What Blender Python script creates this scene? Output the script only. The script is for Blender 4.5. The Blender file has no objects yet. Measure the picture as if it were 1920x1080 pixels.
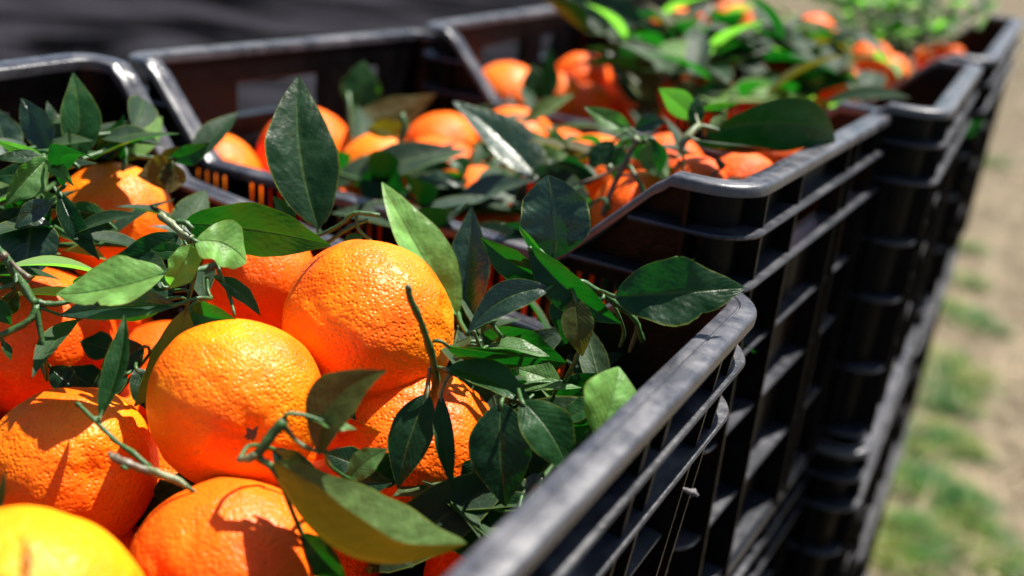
import bpy, bmesh, math, random
from mathutils import Vector, Matrix, noise
import numpy as np

random.seed(7)
S = bpy.context.scene
COL = S.collection
R = math.radians

# ------------------------------------------------------------------ camera, world, sun, exposure
CAMZ = 1.27
FPX, PITCH, ROLL = 1987.33, 0.3886, 0.10616
_f = Vector((0, math.cos(PITCH), -math.sin(PITCH)))
_r0 = Vector((1, 0, 0)); _u0 = _r0.cross(_f)
_r = math.cos(ROLL)*_r0 + math.sin(ROLL)*_u0
_u = -math.sin(ROLL)*_r0 + math.cos(ROLL)*_u0
CAM = Vector((0, 0, CAMZ))
cd = bpy.data.cameras.new('camera'); cam = bpy.data.objects.new('camera', cd); COL.objects.link(cam)
cam.matrix_world = Matrix(((_r.x, _u.x, -_f.x, 0), (_r.y, _u.y, -_f.y, 0), (_r.z, _u.z, -_f.z, CAMZ), (0, 0, 0, 1)))
cd.sensor_width = 36; cd.lens = FPX/1920*36
cd.clip_start = 0.01; cd.clip_end = 400
cd.dof.use_dof = True; cd.dof.focus_distance = 0.425; cd.dof.aperture_fstop = 4.5; cd.dof.aperture_blades = 9
S.camera = cam

SUN = Vector((0.31, 0.33, 0.88)).normalized()
el = math.asin(SUN.z); az = math.atan2(SUN.x, SUN.y)
w = bpy.data.worlds.new('World'); S.world = w; w.use_nodes = True
nt = w.node_tree; bg = nt.nodes['Background']
sky = nt.nodes.new('ShaderNodeTexSky'); sky.sky_type = 'NISHITA'; sky.sun_disc = False
sky.sun_elevation = el; sky.sun_rotation = az
nt.links.new(sky.outputs[0], bg.inputs[0]); bg.inputs[1].default_value = 0.05
sl = bpy.data.lights.new('sun', 'SUN'); so = bpy.data.objects.new('sun', sl); COL.objects.link(so)
sl.energy = 5.0; sl.angle = R(0.5); sl.color = (1, .95, .86)
so.rotation_euler = SUN.to_track_quat('Z', 'Y').to_euler()
S.view_settings.view_transform = 'Standard'; S.view_settings.look = 'None'
S.view_settings.gamma = 1; S.view_settings.use_curve_mapping = False
S.view_settings.exposure = 1.4

def P(px, py, d):
    """world point on the line of sight of a photo pixel, d metres in front of the lens plane"""
    return CAM + d*(_f + (px-960)/FPX*_r - (py-540)/FPX*_u)

# ------------------------------------------------------------------ helpers
def tag(o, label=None, cat=None, group=None, kind=None):
    if label: o['label'] = label
    if cat: o['category'] = cat
    if group: o['group'] = group
    if kind: o['kind'] = kind
    return o

def empty(name, loc):
    o = bpy.data.objects.new(name, None); COL.objects.link(o); o.location = loc
    o.empty_display_size = .02
    return o

def mesh_obj(name, verts, faces, mat, parent=None, off=None, smooth=True, uv=None, sharp=None):
    me = bpy.data.meshes.new(name)
    if off is not None: verts = [Vector(v)-off for v in verts]
    me.from_pydata([tuple(v) for v in verts], [], faces)
    if uv is not None:
        l = me.uv_layers.new(name='UVMap')
        for lp in me.loops: l.data[lp.index].uv = uv[lp.vertex_index]
    for m in (mat if isinstance(mat, (list, tuple)) else [mat]): me.materials.append(m)
    if smooth:
        me.polygons.foreach_set('use_smooth', [True]*len(me.polygons))
        if sharp: me.set_sharp_from_angle(angle=R(sharp))
    me.update()
    o = bpy.data.objects.new(name, me); COL.objects.link(o)
    if parent: o.parent = parent
    return o

def tube(pts, rads, n=8, cap=True, wob=0.0):
    """tapered tube through points (Catmull-Rom smoothed)"""
    pts = [Vector(p) for p in pts]
    if len(pts) > 2:
        q = [pts[0]*2-pts[1]] + pts + [pts[-1]*2-pts[-2]]; P2 = []; R2 = []
        for i in range(1, len(q)-2):
            for k in range(4):
                t = k/4
                a, b, c, d = q[i-1], q[i], q[i+1], q[i+2]
                P2.append(.5*((2*b)+(-a+c)*t+(2*a-5*b+4*c-d)*t*t+(-a+3*b-3*c+d)*t**3))
                R2.append(rads[i-1]*(1-t)+rads[i]*t)
        P2.append(pts[-1]); R2.append(rads[-1]); pts, rads = P2, R2
    V = []; F = []
    ref = Vector((.3, .5, .8)).normalized()
    for i, p in enumerate(pts):
        t = (pts[min(i+1, len(pts)-1)]-pts[max(i-1, 0)]).normalized()
        a = t.cross(ref); a.normalize(); b = t.cross(a)
        for k in range(n):
            r = rads[i]*(1+wob*noise.noise(Vector((i*.7, k*1.3, p.x*90))))
            an = 2*math.pi*k/n
            V.append(p+a*math.cos(an)*r+b*math.sin(an)*r)
    m = len(pts)
    for i in range(m-1):
        for k in range(n):
            F.append((i*n+k, i*n+(k+1) % n, (i+1)*n+(k+1) % n, (i+1)*n+k))
    if cap:
        F.append(tuple(range(n))[::-1]); F.append(tuple((m-1)*n+k for k in range(n)))
    return V, F

# ------------------------------------------------------------------ materials
def newmat(name):
    m = bpy.data.materials.new(name); m.use_nodes = True
    nt = m.node_tree; b = nt.nodes['Principled BSDF']
    return m, nt, b
def N(nt, t, **k):
    n = nt.nodes.new(t)
    for a, v in k.items(): setattr(n, a, v)
    return n
def ramp(nt, src, stops):
    r = N(nt, 'ShaderNodeValToRGB'); nt.links.new(src, r.inputs[0])
    e = r.color_ramp.elements
    e[0].position, e[0].color = stops[0][0], (*stops[0][1], 1)
    e[1].position, e[1].color = stops[-1][0], (*stops[-1][1], 1)
    for p, c in stops[1:-1]:
        x = e.new(p); x.color = (*c, 1)
    return r.outputs[0]
def g(v): return (v, v, v)
def noi(nt, co, sc, det=3, rough=.5, dist=0):
    n = N(nt, 'ShaderNodeTexNoise'); nt.links.new(co, n.inputs['Vector'])
    n.inputs['Scale'].default_value = sc; n.inputs['Detail'].default_value = det
    n.inputs['Roughness'].default_value = rough; n.inputs['Distortion'].default_value = dist
    return n.outputs[0]
def mth(nt, op, a, b=None, clamp=False):
    n = N(nt, 'ShaderNodeMath', operation=op); n.use_clamp = clamp
    for i, x in enumerate((a, b)):
        if x is None: continue
        if isinstance(x, (int, float)): n.inputs[i].default_value = x
        else: nt.links.new(x, n.inputs[i])
    return n.outputs[0]
def mixc(nt, f, a, b):
    n = N(nt, 'ShaderNodeMix', data_type='RGBA')
    for i, x in ((0, f), (6, a), (7, b)):
        if isinstance(x, (int, float)): n.inputs[i].default_value = x
        elif isinstance(x, tuple): n.inputs[i].default_value = (*x, 1)
        else: nt.links.new(x, n.inputs[i])
    return n.outputs[2]
def bump(nt, h, dist, strength=1, prev=None):
    n = N(nt, 'ShaderNodeBump'); n.inputs['Strength'].default_value = strength
    n.inputs['Distance'].default_value = dist; nt.links.new(h, n.inputs['Height'])
    if prev: nt.links.new(prev, n.inputs['Normal'])
    return n.outputs[0]

def peel(name, base, warm):
    m, nt, b = newmat(name)
    tc = N(nt, 'ShaderNodeTexCoord'); co = tc.outputs['Object']
    oi = N(nt, 'ShaderNodeObjectInfo')
    ad = N(nt, 'ShaderNodeVectorMath', operation='ADD'); nt.links.new(co, ad.inputs[0]); nt.links.new(oi.outputs['Location'], ad.inputs[1])
    scl = N(nt, 'ShaderNodeVectorMath', operation='SCALE'); nt.links.new(ad.outputs[0], scl.inputs[0]); scl.inputs['Scale'].default_value = .036
    co = scl.outputs[0]
    f = ramp(nt, noi(nt, co, 28, 3), [(.36, g(0)), (.60, g(1))])
    c = mixc(nt, f, base, warm)
    vo = N(nt, 'ShaderNodeTexVoronoi', feature='SMOOTH_F1'); nt.links.new(co, vo.inputs['Vector']); vo.inputs['Scale'].default_value = 640
    vo.inputs['Smoothness'].default_value = .6
    pore = ramp(nt, vo.outputs['Distance'], [(.05, g(1)), (.32, g(0))])
    c = mixc(nt, mth(nt, 'MULTIPLY', pore, .14), c, tuple(x*.62 for x in base))
    c = mixc(nt, mth(nt, 'MULTIPLY', oi.outputs['Random'], .45), c, tuple((x*.97, x*.62, x)[k_] for k_, x in enumerate(base)))
    sp = ramp(nt, noi(nt, co, 420, 2), [(.735, g(0)), (.77, g(1))])
    c = mixc(nt, mth(nt, 'MULTIPLY', sp, .6), c, (.16, .06, .015))
    sc = ramp(nt, noi(nt, co, 60, 5, .7, 1.2), [(.66, g(0)), (.74, g(1))])
    c = mixc(nt, mth(nt, 'MULTIPLY', sc, .35), c, (.42, .22, .06))
    nt.links.new(c, b.inputs['Base Color'])
    h = mth(nt, 'ADD', mth(nt, 'MULTIPLY', ramp(nt, vo.outputs['Distance'], [(.0, g(0)), (.5, g(1))]), .75), mth(nt, 'MULTIPLY', noi(nt, co, 430, 4, .6), .9))
    n1 = bump(nt, noi(nt, co, 110, 3), .0013, .8)
    nt.links.new(bump(nt, h, .00062, .8, n1), b.inputs['Normal'])
    b.inputs['Roughness'].default_value = .36
    b.inputs['Specular IOR Level'].default_value = .22
    b.inputs['Subsurface Weight'].default_value = .12
    b.inputs['Subsurface Radius'].default_value = (1, .35, .1)
    b.inputs['Subsurface Scale'].default_value = .003
    return m
PEEL = [peel('peel_orange', (.92, .125, .003), (.96, .22, .004)),
        peel('peel_deep', (.90, .095, .004), (.95, .160, .004)),
        peel('peel_yellow', (.95, .26, .004), (.96, .34, .005)),
        peel('peel_golden', (.94, .135, .003), (.96, .30, .004))]

def leafmat(name, top, under, trans, tmix=.30, rough=.40, spec=.24):
    m, nt, b = newmat(name)
    uv = N(nt, 'ShaderNodeTexCoord').outputs['UV']; ob = N(nt, 'ShaderNodeTexCoord').outputs['Object']
    sx = N(nt, 'ShaderNodeSeparateXYZ'); nt.links.new(uv, sx.inputs[0]); t, v = sx.outputs[0], sx.outputs[1]
    a = mth(nt, 'ABSOLUTE', mth(nt, 'SUBTRACT', v, .5))
    geo = N(nt, 'ShaderNodeNewGeometry')
    nz = noi(nt, ob, 110, 5, .6); nz2 = noi(nt, ob, 700, 2)
    var = mth(nt, 'ADD', .62, mth(nt, 'MULTIPLY', nz, .76))
    tp = mixc(nt, ramp(nt, nz, [(.40, g(0)), (.68, g(1))]), top, tuple(x*1.9+.006 for x in top))
    c = mixc(nt, geo.outputs['Backfacing'], tp, under)
    mid = ramp(nt, a, [(.008, g(1)), (.035, g(0))])
    edge = ramp(nt, a, [(.468, g(0)), (.492, g(1))])
    wv = mth(nt, 'SINE', mth(nt, 'MULTIPLY', mth(nt, 'SUBTRACT', mth(nt, 'ADD', t, mth(nt, 'MULTIPLY', nz, .03)), mth(nt, 'MULTIPLY', a, .62)), 66))
    vein = ramp(nt, wv, [(.90, g(0)), (1.0, g(1))])
    c = mixc(nt, mth(nt, 'MULTIPLY', mid, .5), c, (.07, .12, .03))
    c = mixc(nt, mth(nt, 'MULTIPLY', vein, .10), c, (.06, .11, .03))
    c = mixc(nt, mth(nt, 'MULTIPLY', edge, .75), c, (.13, .16, .02))
    blot = ramp(nt, noi(nt, ob, 75, 4, .65, .8), [(.60, g(0)), (.72, g(1))])
    c = mixc(nt, mth(nt, 'MULTIPLY', blot, .30), c, (.08, .085, .018))
    dots = ramp(nt, noi(nt, ob, 520, 2), [(.70, g(0)), (.76, g(1))])
    c = mixc(nt, mth(nt, 'MULTIPLY', dots, .4), c, (.05, .045, .02))
    nt.links.new(c, b.inputs['Base Color'])
    b.inputs['Roughness'].default_value = rough
    rr = mth(nt, 'ADD', mth(nt, 'MULTIPLY', nz, .3), mth(nt, 'ADD', rough-.15, mth(nt, 'MULTIPLY', geo.outputs['Backfacing'], .22)))
    nt.links.new(rr, b.inputs['Roughness'])
    b.inputs['Specular IOR Level'].default_value = spec
    n1 = bump(nt, noi(nt, ob, 150, 3), .0016, .55)
    hh = mth(nt, 'ADD', mth(nt, 'MULTIPLY', mid, -.9), mth(nt, 'ADD', mth(nt, 'MULTIPLY', wv, .09), mth(nt, 'MULTIPLY', nz2, .35)))
    nb = bump(nt, hh, .0003, .8, n1)
    nt.links.new(nb, b.inputs['Normal'])
    tr = N(nt, 'ShaderNodeBsdfTranslucent')
    tcol = mixc(nt, mth(nt, 'MULTIPLY', mth(nt, 'ADD', mid, vein), .35), trans, tuple(x*.45 for x in trans))
    nt.links.new(tcol, tr.inputs[0]); nt.links.new(nb, tr.inputs['Normal'])
    mx = N(nt, 'ShaderNodeMixShader'); mx.inputs[0].default_value = tmix
    nt.links.new(b.outputs[0], mx.inputs[1]); nt.links.new(tr.outputs[0], mx.inputs[2])
    nt.links.new(mx.outputs[0], nt.nodes['Material Output'].inputs[0])
    return m
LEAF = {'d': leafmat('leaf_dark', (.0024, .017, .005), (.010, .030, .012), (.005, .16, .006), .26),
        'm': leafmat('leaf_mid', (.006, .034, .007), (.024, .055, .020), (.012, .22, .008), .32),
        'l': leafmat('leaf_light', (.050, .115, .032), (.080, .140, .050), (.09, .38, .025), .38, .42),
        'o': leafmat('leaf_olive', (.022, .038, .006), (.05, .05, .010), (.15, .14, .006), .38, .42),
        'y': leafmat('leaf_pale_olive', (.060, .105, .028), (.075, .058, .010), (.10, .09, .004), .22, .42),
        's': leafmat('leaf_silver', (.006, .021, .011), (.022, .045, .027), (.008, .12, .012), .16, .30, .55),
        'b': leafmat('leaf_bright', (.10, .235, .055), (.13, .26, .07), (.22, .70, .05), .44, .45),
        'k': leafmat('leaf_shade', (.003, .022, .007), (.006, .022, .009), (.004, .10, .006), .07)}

def twigmat(name, a_, b_):
    m, nt, b = newmat(name); ob = N(nt, 'ShaderNodeTexCoord').outputs['Object']
    n = noi(nt, ob, 260, 4, .65)
    nt.links.new(mixc(nt, ramp(nt, n, [(.35, g(0)), (.7, g(1))]), a_, b_), b.inputs['Base Color'])
    b.inputs['Roughness'].default_value = .5
    nt.links.new(bump(nt, noi(nt, ob, 600, 3), .0005, .7), b.inputs['Normal'])
    b.inputs['Subsurface Weight'].default_value = .1; b.inputs['Subsurface Scale'].default_value = .001
    return m
TW = {'g': twigmat('twig_green', (.016, .062, .010), (.038, .105, .020)),
      'p': twigmat('twig_pale', (.08, .11, .04), (.17, .19, .09)),
      'b': twigmat('twig_brown', (.07, .055, .035), (.14, .12, .07))}

def plastic(name, c0, cd, amt, sp_, ro=.34, bd_=.0011):
    m, nt, b = newmat(name)
    ob = N(nt, 'ShaderNodeTexCoord').outputs['Object']; geo = N(nt, 'ShaderNodeNewGeometry')
    n1 = noi(nt, ob, 38, 6, .68); n2 = noi(nt, ob, 900, 3, .6)
    mp = N(nt, 'ShaderNodeMapping'); nt.links.new(ob, mp.inputs[0]); mp.inputs['Scale'].default_value = (260, 30, 260)
    n3 = noi(nt, mp.outputs[0], 1.0, 4, .7)
    dust_glare = ramp(nt, n1, [(.42, g(0)), (.70, g(1))])  # dust on the walls; on rim and ledges it also lightens the painted glare
    sx = N(nt, 'ShaderNodeSeparateXYZ'); nt.links.new(geo.outputs['Normal'], sx.inputs[0])
    upf = mth(nt, 'MULTIPLY', mth(nt, 'ADD', sx.outputs[2], .25, True), .65)
    dd = mth(nt, 'MULTIPLY', dust_glare, mth(nt, 'ADD', .22, upf))
    c = mixc(nt, mth(nt, 'MULTIPLY', dd, amt), c0, cd)
    spk = ramp(nt, n2, [(.66, g(0)), (.74, g(1))])
    c = mixc(nt, mth(nt, 'MULTIPLY', spk, mth(nt, 'ADD', .02, mth(nt, 'MULTIPLY', upf, .3))), c, (.26, .24, .22))
    scr = ramp(nt, n3, [(.64, g(0)), (.70, g(1))])
    c = mixc(nt, mth(nt, 'MULTIPLY', scr, .12*amt), c, (.13, .125, .125))
    nt.links.new(c, b.inputs['Base Color'])
    nt.links.new(mth(nt, 'ADD', ro, mth(nt, 'MULTIPLY', dust_glare, .20)), b.inputs['Roughness'])
    b.inputs['Specular IOR Level'].default_value = sp_
    n0 = bump(nt, noi(nt, ob, 120, 4, .6), bd_, .6)
    nt.links.new(bump(nt, mth(nt, 'ADD', noi(nt, ob, 1300, 3), n3), .00016, .8, n0), b.inputs['Normal'])
    return m
PLA = plastic('black_crate_plastic', (.0014, .0014, .0019), (.014, .0115, .010), .3, .12)
RIM = plastic('scuffed_glare_black_plastic', (.025, .026, .034), (.15, .145, .155), .8, .6, .26, .00035)  # scuffed rim, with sun glare put into a lighter base colour
LEDGE = plastic('sky_glint_black_plastic', (.012, .0135, .020), (.070, .070, .080), .8, .5)  # glints and bluish sky light on the ledges painted into the base colour

# ------------------------------------------------------------------ ground
def soil():
    m, nt, b = newmat('dry_soil'); ob = N(nt, 'ShaderNodeTexCoord').outputs['Object']
    a = noi(nt, ob, 3.2, 6, .65); c2 = noi(nt, ob, 34, 5, .7); c3 = noi(nt, ob, 1.3, 4, .6, .6)
    c = mixc(nt, ramp(nt, c2, [(.3, g(0)), (.7, g(1))]), (.070, .044, .022), (.160, .112, .055))
    c = mixc(nt, ramp(nt, a, [(.38, g(0)), (.62, g(1))]), c, (.125, .092, .052))
    c = mixc(nt, mth(nt, 'MULTIPLY', ramp(nt, noi(nt, ob, 12, 4, .6), [(.47, g(0)), (.60, g(1))]), .85), c, (.035, .022, .013))
    c = mixc(nt, mth(nt, 'MULTIPLY', ramp(nt, noi(nt, ob, 8, 4, .6, .5), [(.56, g(0)), (.68, g(1))]), .9), c, (.30, .23, .12))
    c = mixc(nt, mth(nt, 'MULTIPLY', ramp(nt, c3, [(.46, g(0)), (.6, g(1))]), .5), c, (.05, .065, .015))
    nt.links.new(c, b.inputs['Base Color']); b.inputs['Roughness'].default_value = .95
    nt.links.new(bump(nt, mth(nt, 'ADD', c2, a), .03, 1), b.inputs['Normal'])
    return m
def sheet():
    m, nt, b = newmat('dusty_shaded_black_film'); ob = N(nt, 'ShaderNodeTexCoord').outputs['Object']
    mp = N(nt, 'ShaderNodeMapping'); nt.links.new(ob, mp.inputs[0]); mp.inputs['Rotation'].default_value = (0, 0, R(-35)); mp.inputs['Scale'].default_value = (1, 4, 1)
    a = noi(nt, mp.outputs[0], .5, 5, .55, .5); c2 = noi(nt, ob, 9, 6, .7)
    c = mixc(nt, ramp(nt, a, [(.47, g(0)), (.56, g(1))]), (.0012, .0012, .0016), (.024, .0235, .029))  # lit patches and darker diagonal folds put into the film's base colour
    c = mixc(nt, mth(nt, 'MULTIPLY', ramp(nt, c2, [(.5, g(0)), (.75, g(1))]), .25), c, (.030, .029, .033))
    nt.links.new(c, b.inputs['Base Color']); b.inputs['Roughness'].default_value = .8; b.inputs['Specular IOR Level'].default_value = 0.0
    nt.links.new(bump(nt, mth(nt, 'ADD', a, c2), .04, .8), b.inputs['Normal'])
    return m
def grid(x0, x1, y0, y1, nx, ny, zf):
    V = []; F = []
    for j in range(ny+1):
        for i in range(nx+1):
            x = x0(y0+(y1-y0)*j/ny)+(x1(y0+(y1-y0)*j/ny)-x0(y0+(y1-y0)*j/ny))*i/nx; y = y0+(y1-y0)*j/ny
            V.append((x, y, zf(x, y)))
    for j in range(ny):
        for i in range(nx): a = j*(nx+1)+i; F.append((a, a+1, a+nx+2, a+nx+1))
    return V, F
V, F = grid(lambda y: -120, lambda y: 120, -60, 200, 60, 60, lambda x, y: 0)
tag(mesh_obj('ground', V, F, soil()), kind='structure')
def wr(x, y): return .006 + .13*abs(noise.noise(Vector((x*.9+y*.9, (y*.8-x)*.22, 3))))*2*(.6+.4*noise.noise(Vector((x*.4, y*.4, 9))))
V, F = grid(lambda y: -9, lambda y: .30+.10*y, -2, 24, 160, 320, wr)
tag(mesh_obj('ground_sheet', V, F, sheet()), kind='structure')

def G0(px, py):
    # point on the ground along a sight line
    d = _f + (px-960)/FPX*_r - (py-540)/FPX*_u
    return CAM - d*(CAMZ/d.z)
TUFTS = [(1795, 600), (1830, 625), (1780, 780), (1735, 860), (1745, 930), (1800, 960), (1700, 1010), (1840, 310), (1690, 1070), (1800, 720), (1850, 1060), (1760, 690), (1725, 930), (1755, 830), (1785, 740), (1800, 540), (1765, 770), (1725, 1040), (1815, 480), (1800, 860), (1810, 1000)]
def blades(name, mat, n, area, hh, lay, seed, clumps=0, wd=.0035):
    rnd = random.Random(seed); V = []; F = []
    cl = [(area(rnd), rnd.uniform(.05, .16)) for _ in range(clumps)]
    if clumps:
        tf = [((p.x, p.y), rnd.uniform(.03, .07)*(1+.1*p.y)) for p in (G0(*t) for t in TUFTS)]
        cl += tf*2
    for i in range(n):
        if clumps:
            (cx, cy), cr = cl[rnd.randrange(len(cl))]; a = rnd.uniform(0, 6.28); q = cr*math.sqrt(rnd.random())*(1+.05*cy)
            x, y = cx+q*math.cos(a), cy+q*math.sin(a)
        else: x, y = area(rnd)
        h = hh*rnd.uniform(.4, 1.3); a = rnd.uniform(0, 6.28); ln = lay*rnd.uniform(.3, 1)
        dx, dy = math.cos(a), math.sin(a); wx, wy = -dy*wd*rnd.uniform(.6, 1.4), dx*wd
        b = len(V); z0 = .002 if not lay > 2 else .004+.012*rnd.random()
        V += [(x-wx, y-wy, z0), (x+wx, y+wy, z0), (x+dx*h*ln*.4+wx*.7, y+dy*h*ln*.4+wy*.7, z0+h*.6/(1+ln)), (x+dx*h*ln*.4-wx*.7, y+dy*h*ln*.4-wy*.7, z0+h*.6/(1+ln)), (x+dx*h*ln, y+dy*h*ln, z0+h/(1+ln))]
        F += [(b, b+1, b+2, b+3), (b+3, b+2, b+4)]
    return mesh_obj(name, V, F, mat, smooth=False)
def simple(name, c, c2, rough=.7, trans=0):
    m, nt, b = newmat(name); ob = N(nt, 'ShaderNodeTexCoord').outputs['Object']
    nt.links.new(mixc(nt, ramp(nt, noi(nt, ob, 9, 3), [(.35, g(0)), (.65, g(1))]), c, c2), b.inputs['Base Color'])
    b.inputs['Roughness'].default_value = rough
    return m
def area_r(rnd):
    y = rnd.uniform(.6, 1)**2*9*rnd.random()+.5 if rnd.random() < .7 else rnd.uniform(1, 14)
    return (.40+.20*y+rnd.random()**1.3*(.5+.45*y), y)
tag(blades('grass', simple('green_blades', (.010, .11, .004), (.13, .17, .008)), 20000, area_r, .06, 1.1, 3, 4), 'short green weeds and grass tufts on the dry ground right of the crates', 'grass', kind='stuff')
tag(blades('straw', simple('straw_blades', (.12, .085, .040), (.25, .19, .11)), 16000, area_r, .10, 6, 4, 0, .004), 'scattered dry straw lying on the soil right of the crates', 'straw', kind='stuff')

# ------------------------------------------------------------------ crates (local frame: x across, y along the row, rim top at z=0, origin at base)
CW, CL, CH, CR = .40, .317, .248, .024
DIP = .051
def outline():
    """list of (x, y, nx, ny, panel, s) around the outer rim edge, counter-clockwise; s = position along that panel"""
    out = []
    hx, hy = CW/2, CL/2
    sides = [((hx-CR, -hy+CR), 0, 'right'), ((hx-CR, hy-CR), 90, 'far'), ((-hx+CR, hy-CR), 180, 'left'), ((-hx+CR, -hy+CR), 270, 'near')]
    # start on right side going +y
    def line(x0, y0, x1, y1, nx, ny, pan):
        L = math.hypot(x1-x0, y1-y0); n = round(L/.0036)
        for i in range(n):
            t = i/n; out.append((x0+(x1-x0)*t, y0+(y1-y0)*t, nx, ny, pan))
    def arc(cx, cy, a0, p0, p1):
        for i in range(8):
            a = R(a0+90*i/8); out.append((cx+CR*math.cos(a), cy+CR*math.sin(a), math.cos(a), math.sin(a), p0 if i < 4 else p1))
    line(hx, -hy+CR, hx, hy-CR, 1, 0, 'right'); arc(hx-CR, hy-CR, 0, 'right', 'far')
    line(hx-CR, hy, -hx+CR, hy, 0, 1, 'far'); arc(-hx+CR, hy-CR, 90, 'far', 'left')
    line(-hx, hy-CR, -hx, -hy+CR, -1, 0, 'left'); arc(-hx+CR, -hy+CR, 180, 'left', 'near')
    line(-hx+CR, -hy, hx-CR, -hy, 0, -1, 'near'); arc(hx-CR, -hy+CR, 270, 'near', 'right')
    return out
OL = outline(); NO = len(OL)
def sm(t): t = max(0, min(1, t)); return t*t*(3-2*t)
def ztop(x, pan, y):
    if pan in ('right', 'left'): return 0.0
    u = x+CW/2
    def rampf(u, a, b):
        t = (u-a)/(b-a)
        # nearly straight slope with softened ends
        e = .12
        t = max(0, min(1, t))
        return t if e < t < 1-e else (t*t/(2*e)+e/2 if t <= e and t > 0 else (1-((1-t)**2/(2*e)+e/2) if t < 1 and t >= 1-e else t))
    dl = rampf(u, .030, .076); dr = rampf(CW-u, .040, .092)
    return -DIP*min(dl, dr)
ZT = [ztop(x, p, y) for x, y, nx, ny, p in OL]
def inset(drop): return .0100+.030*drop
def pt(i, ins, z):
    x, y, nx, ny, p = OL[i % NO]; return (x-nx*ins, y-ny*ins, z)

def sweep(prof, idx, zf, closed):
    """prof: list of (inset, dz); idx: outline indices"""
    V = []; F = []; m = len(prof)
    for i in idx:
        for (a, dz) in prof: V.append(pt(i, a, zf(i)+dz))
    n = len(idx)
    for k in range(n if closed else n-1):
        k2 = (k+1) % n
        for j in range(m):
            j2 = (j+1) % m; F.append((k*m+j, k2*m+j, k2*m+j2, k*m+j2))
    if not closed:
        F.append(tuple(range(m))); F.append(tuple((n-1)*m+j for j in range(m))[::-1])
    return V, F
RIMP = [(0, -.0052), (0.0001, -.0017), (.0007, -.0005), (.0018, 0), (.0072, 0), (.0077, -.0006), (.0082, -.0006), (.0087, 0), (.0118, -.0001), (.0130, -.0008), (.0134, -.0022), (.0134, -.0060), (.0112, -.0062), (.0104, -.0030), (.0030, -.0030), (.0022, -.0052)]
DR = [0.0225, .0480, .0920, .1340, .1880, .2400]       # ledge depths below the rim
ZR = [0, .0230, .0470, .0600, .1250, .1410, .1800, .2480]   # wall rows
def slot(i):
    """which rows are cut open at this outline column"""
    x, y, nx, ny, p = OL[i]; op = set()
    if abs(nx)+abs(ny) > 1.001: return op
    if p in ('right', 'left'):
        u = y+CL/2
        if (.095 < u < .180) or (.215 < u < .255): op.add(1)
        if .05 < u < .27 and int(u/.0036) % 2 and not (.143 < u < .152): op |= {3, 5}
    else:
        u = x+CW/2
        if .05 < u < .35 and int(u/.0036) % 2 and not (.195 < u < .205): op |= {3, 5}
    return op
SL = [slot(i) for i in range(NO)]

def wall(panel):
    V = []; F = []; key = {}
    def v(i, j, lay):
        i %= NO
        z = min(-ZR[j], ZT[i]-.003)
        k = (i, j, lay)
        if k not in key:
            key[k] = len(V); V.append(pt(i, inset(-z)+(.0021 if lay else 0), z))
        return key[k]
    def solid(i, j):
        i %= NO
        if OL[i][4] != panel or j < 0 or j >= len(ZR)-1: return False
        if -ZR[j+1] > ZT[i]-.0031 and -ZR[j+1] > ZT[(i+1) % NO]-.0031: return False
        return j not in SL[i]
    for i in range(NO):
        for j in range(len(ZR)-1):
            if not solid(i, j): continue
            a, b, c, d = v(i, j, 0), v(i+1, j, 0), v(i+1, j+1, 0), v(i, j+1, 0)
            e, f, g_, h = v(i, j, 1), v(i+1, j, 1), v(i+1, j+1, 1), v(i, j+1, 1)
            F += [(d, c, b, a), (e, f, g_, h)]
            if not solid(i-1, j): F.append((a, e, h, d))
            if not solid(i+1, j): F.append((b, c, g_, f))
            if not solid(i, j-1): F.append((a, b, f, e))
            if not solid(i, j+1): F.append((d, h, g_, c))
    F = [f for f in F if len(set(f)) == 4]
    return V, F

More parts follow.
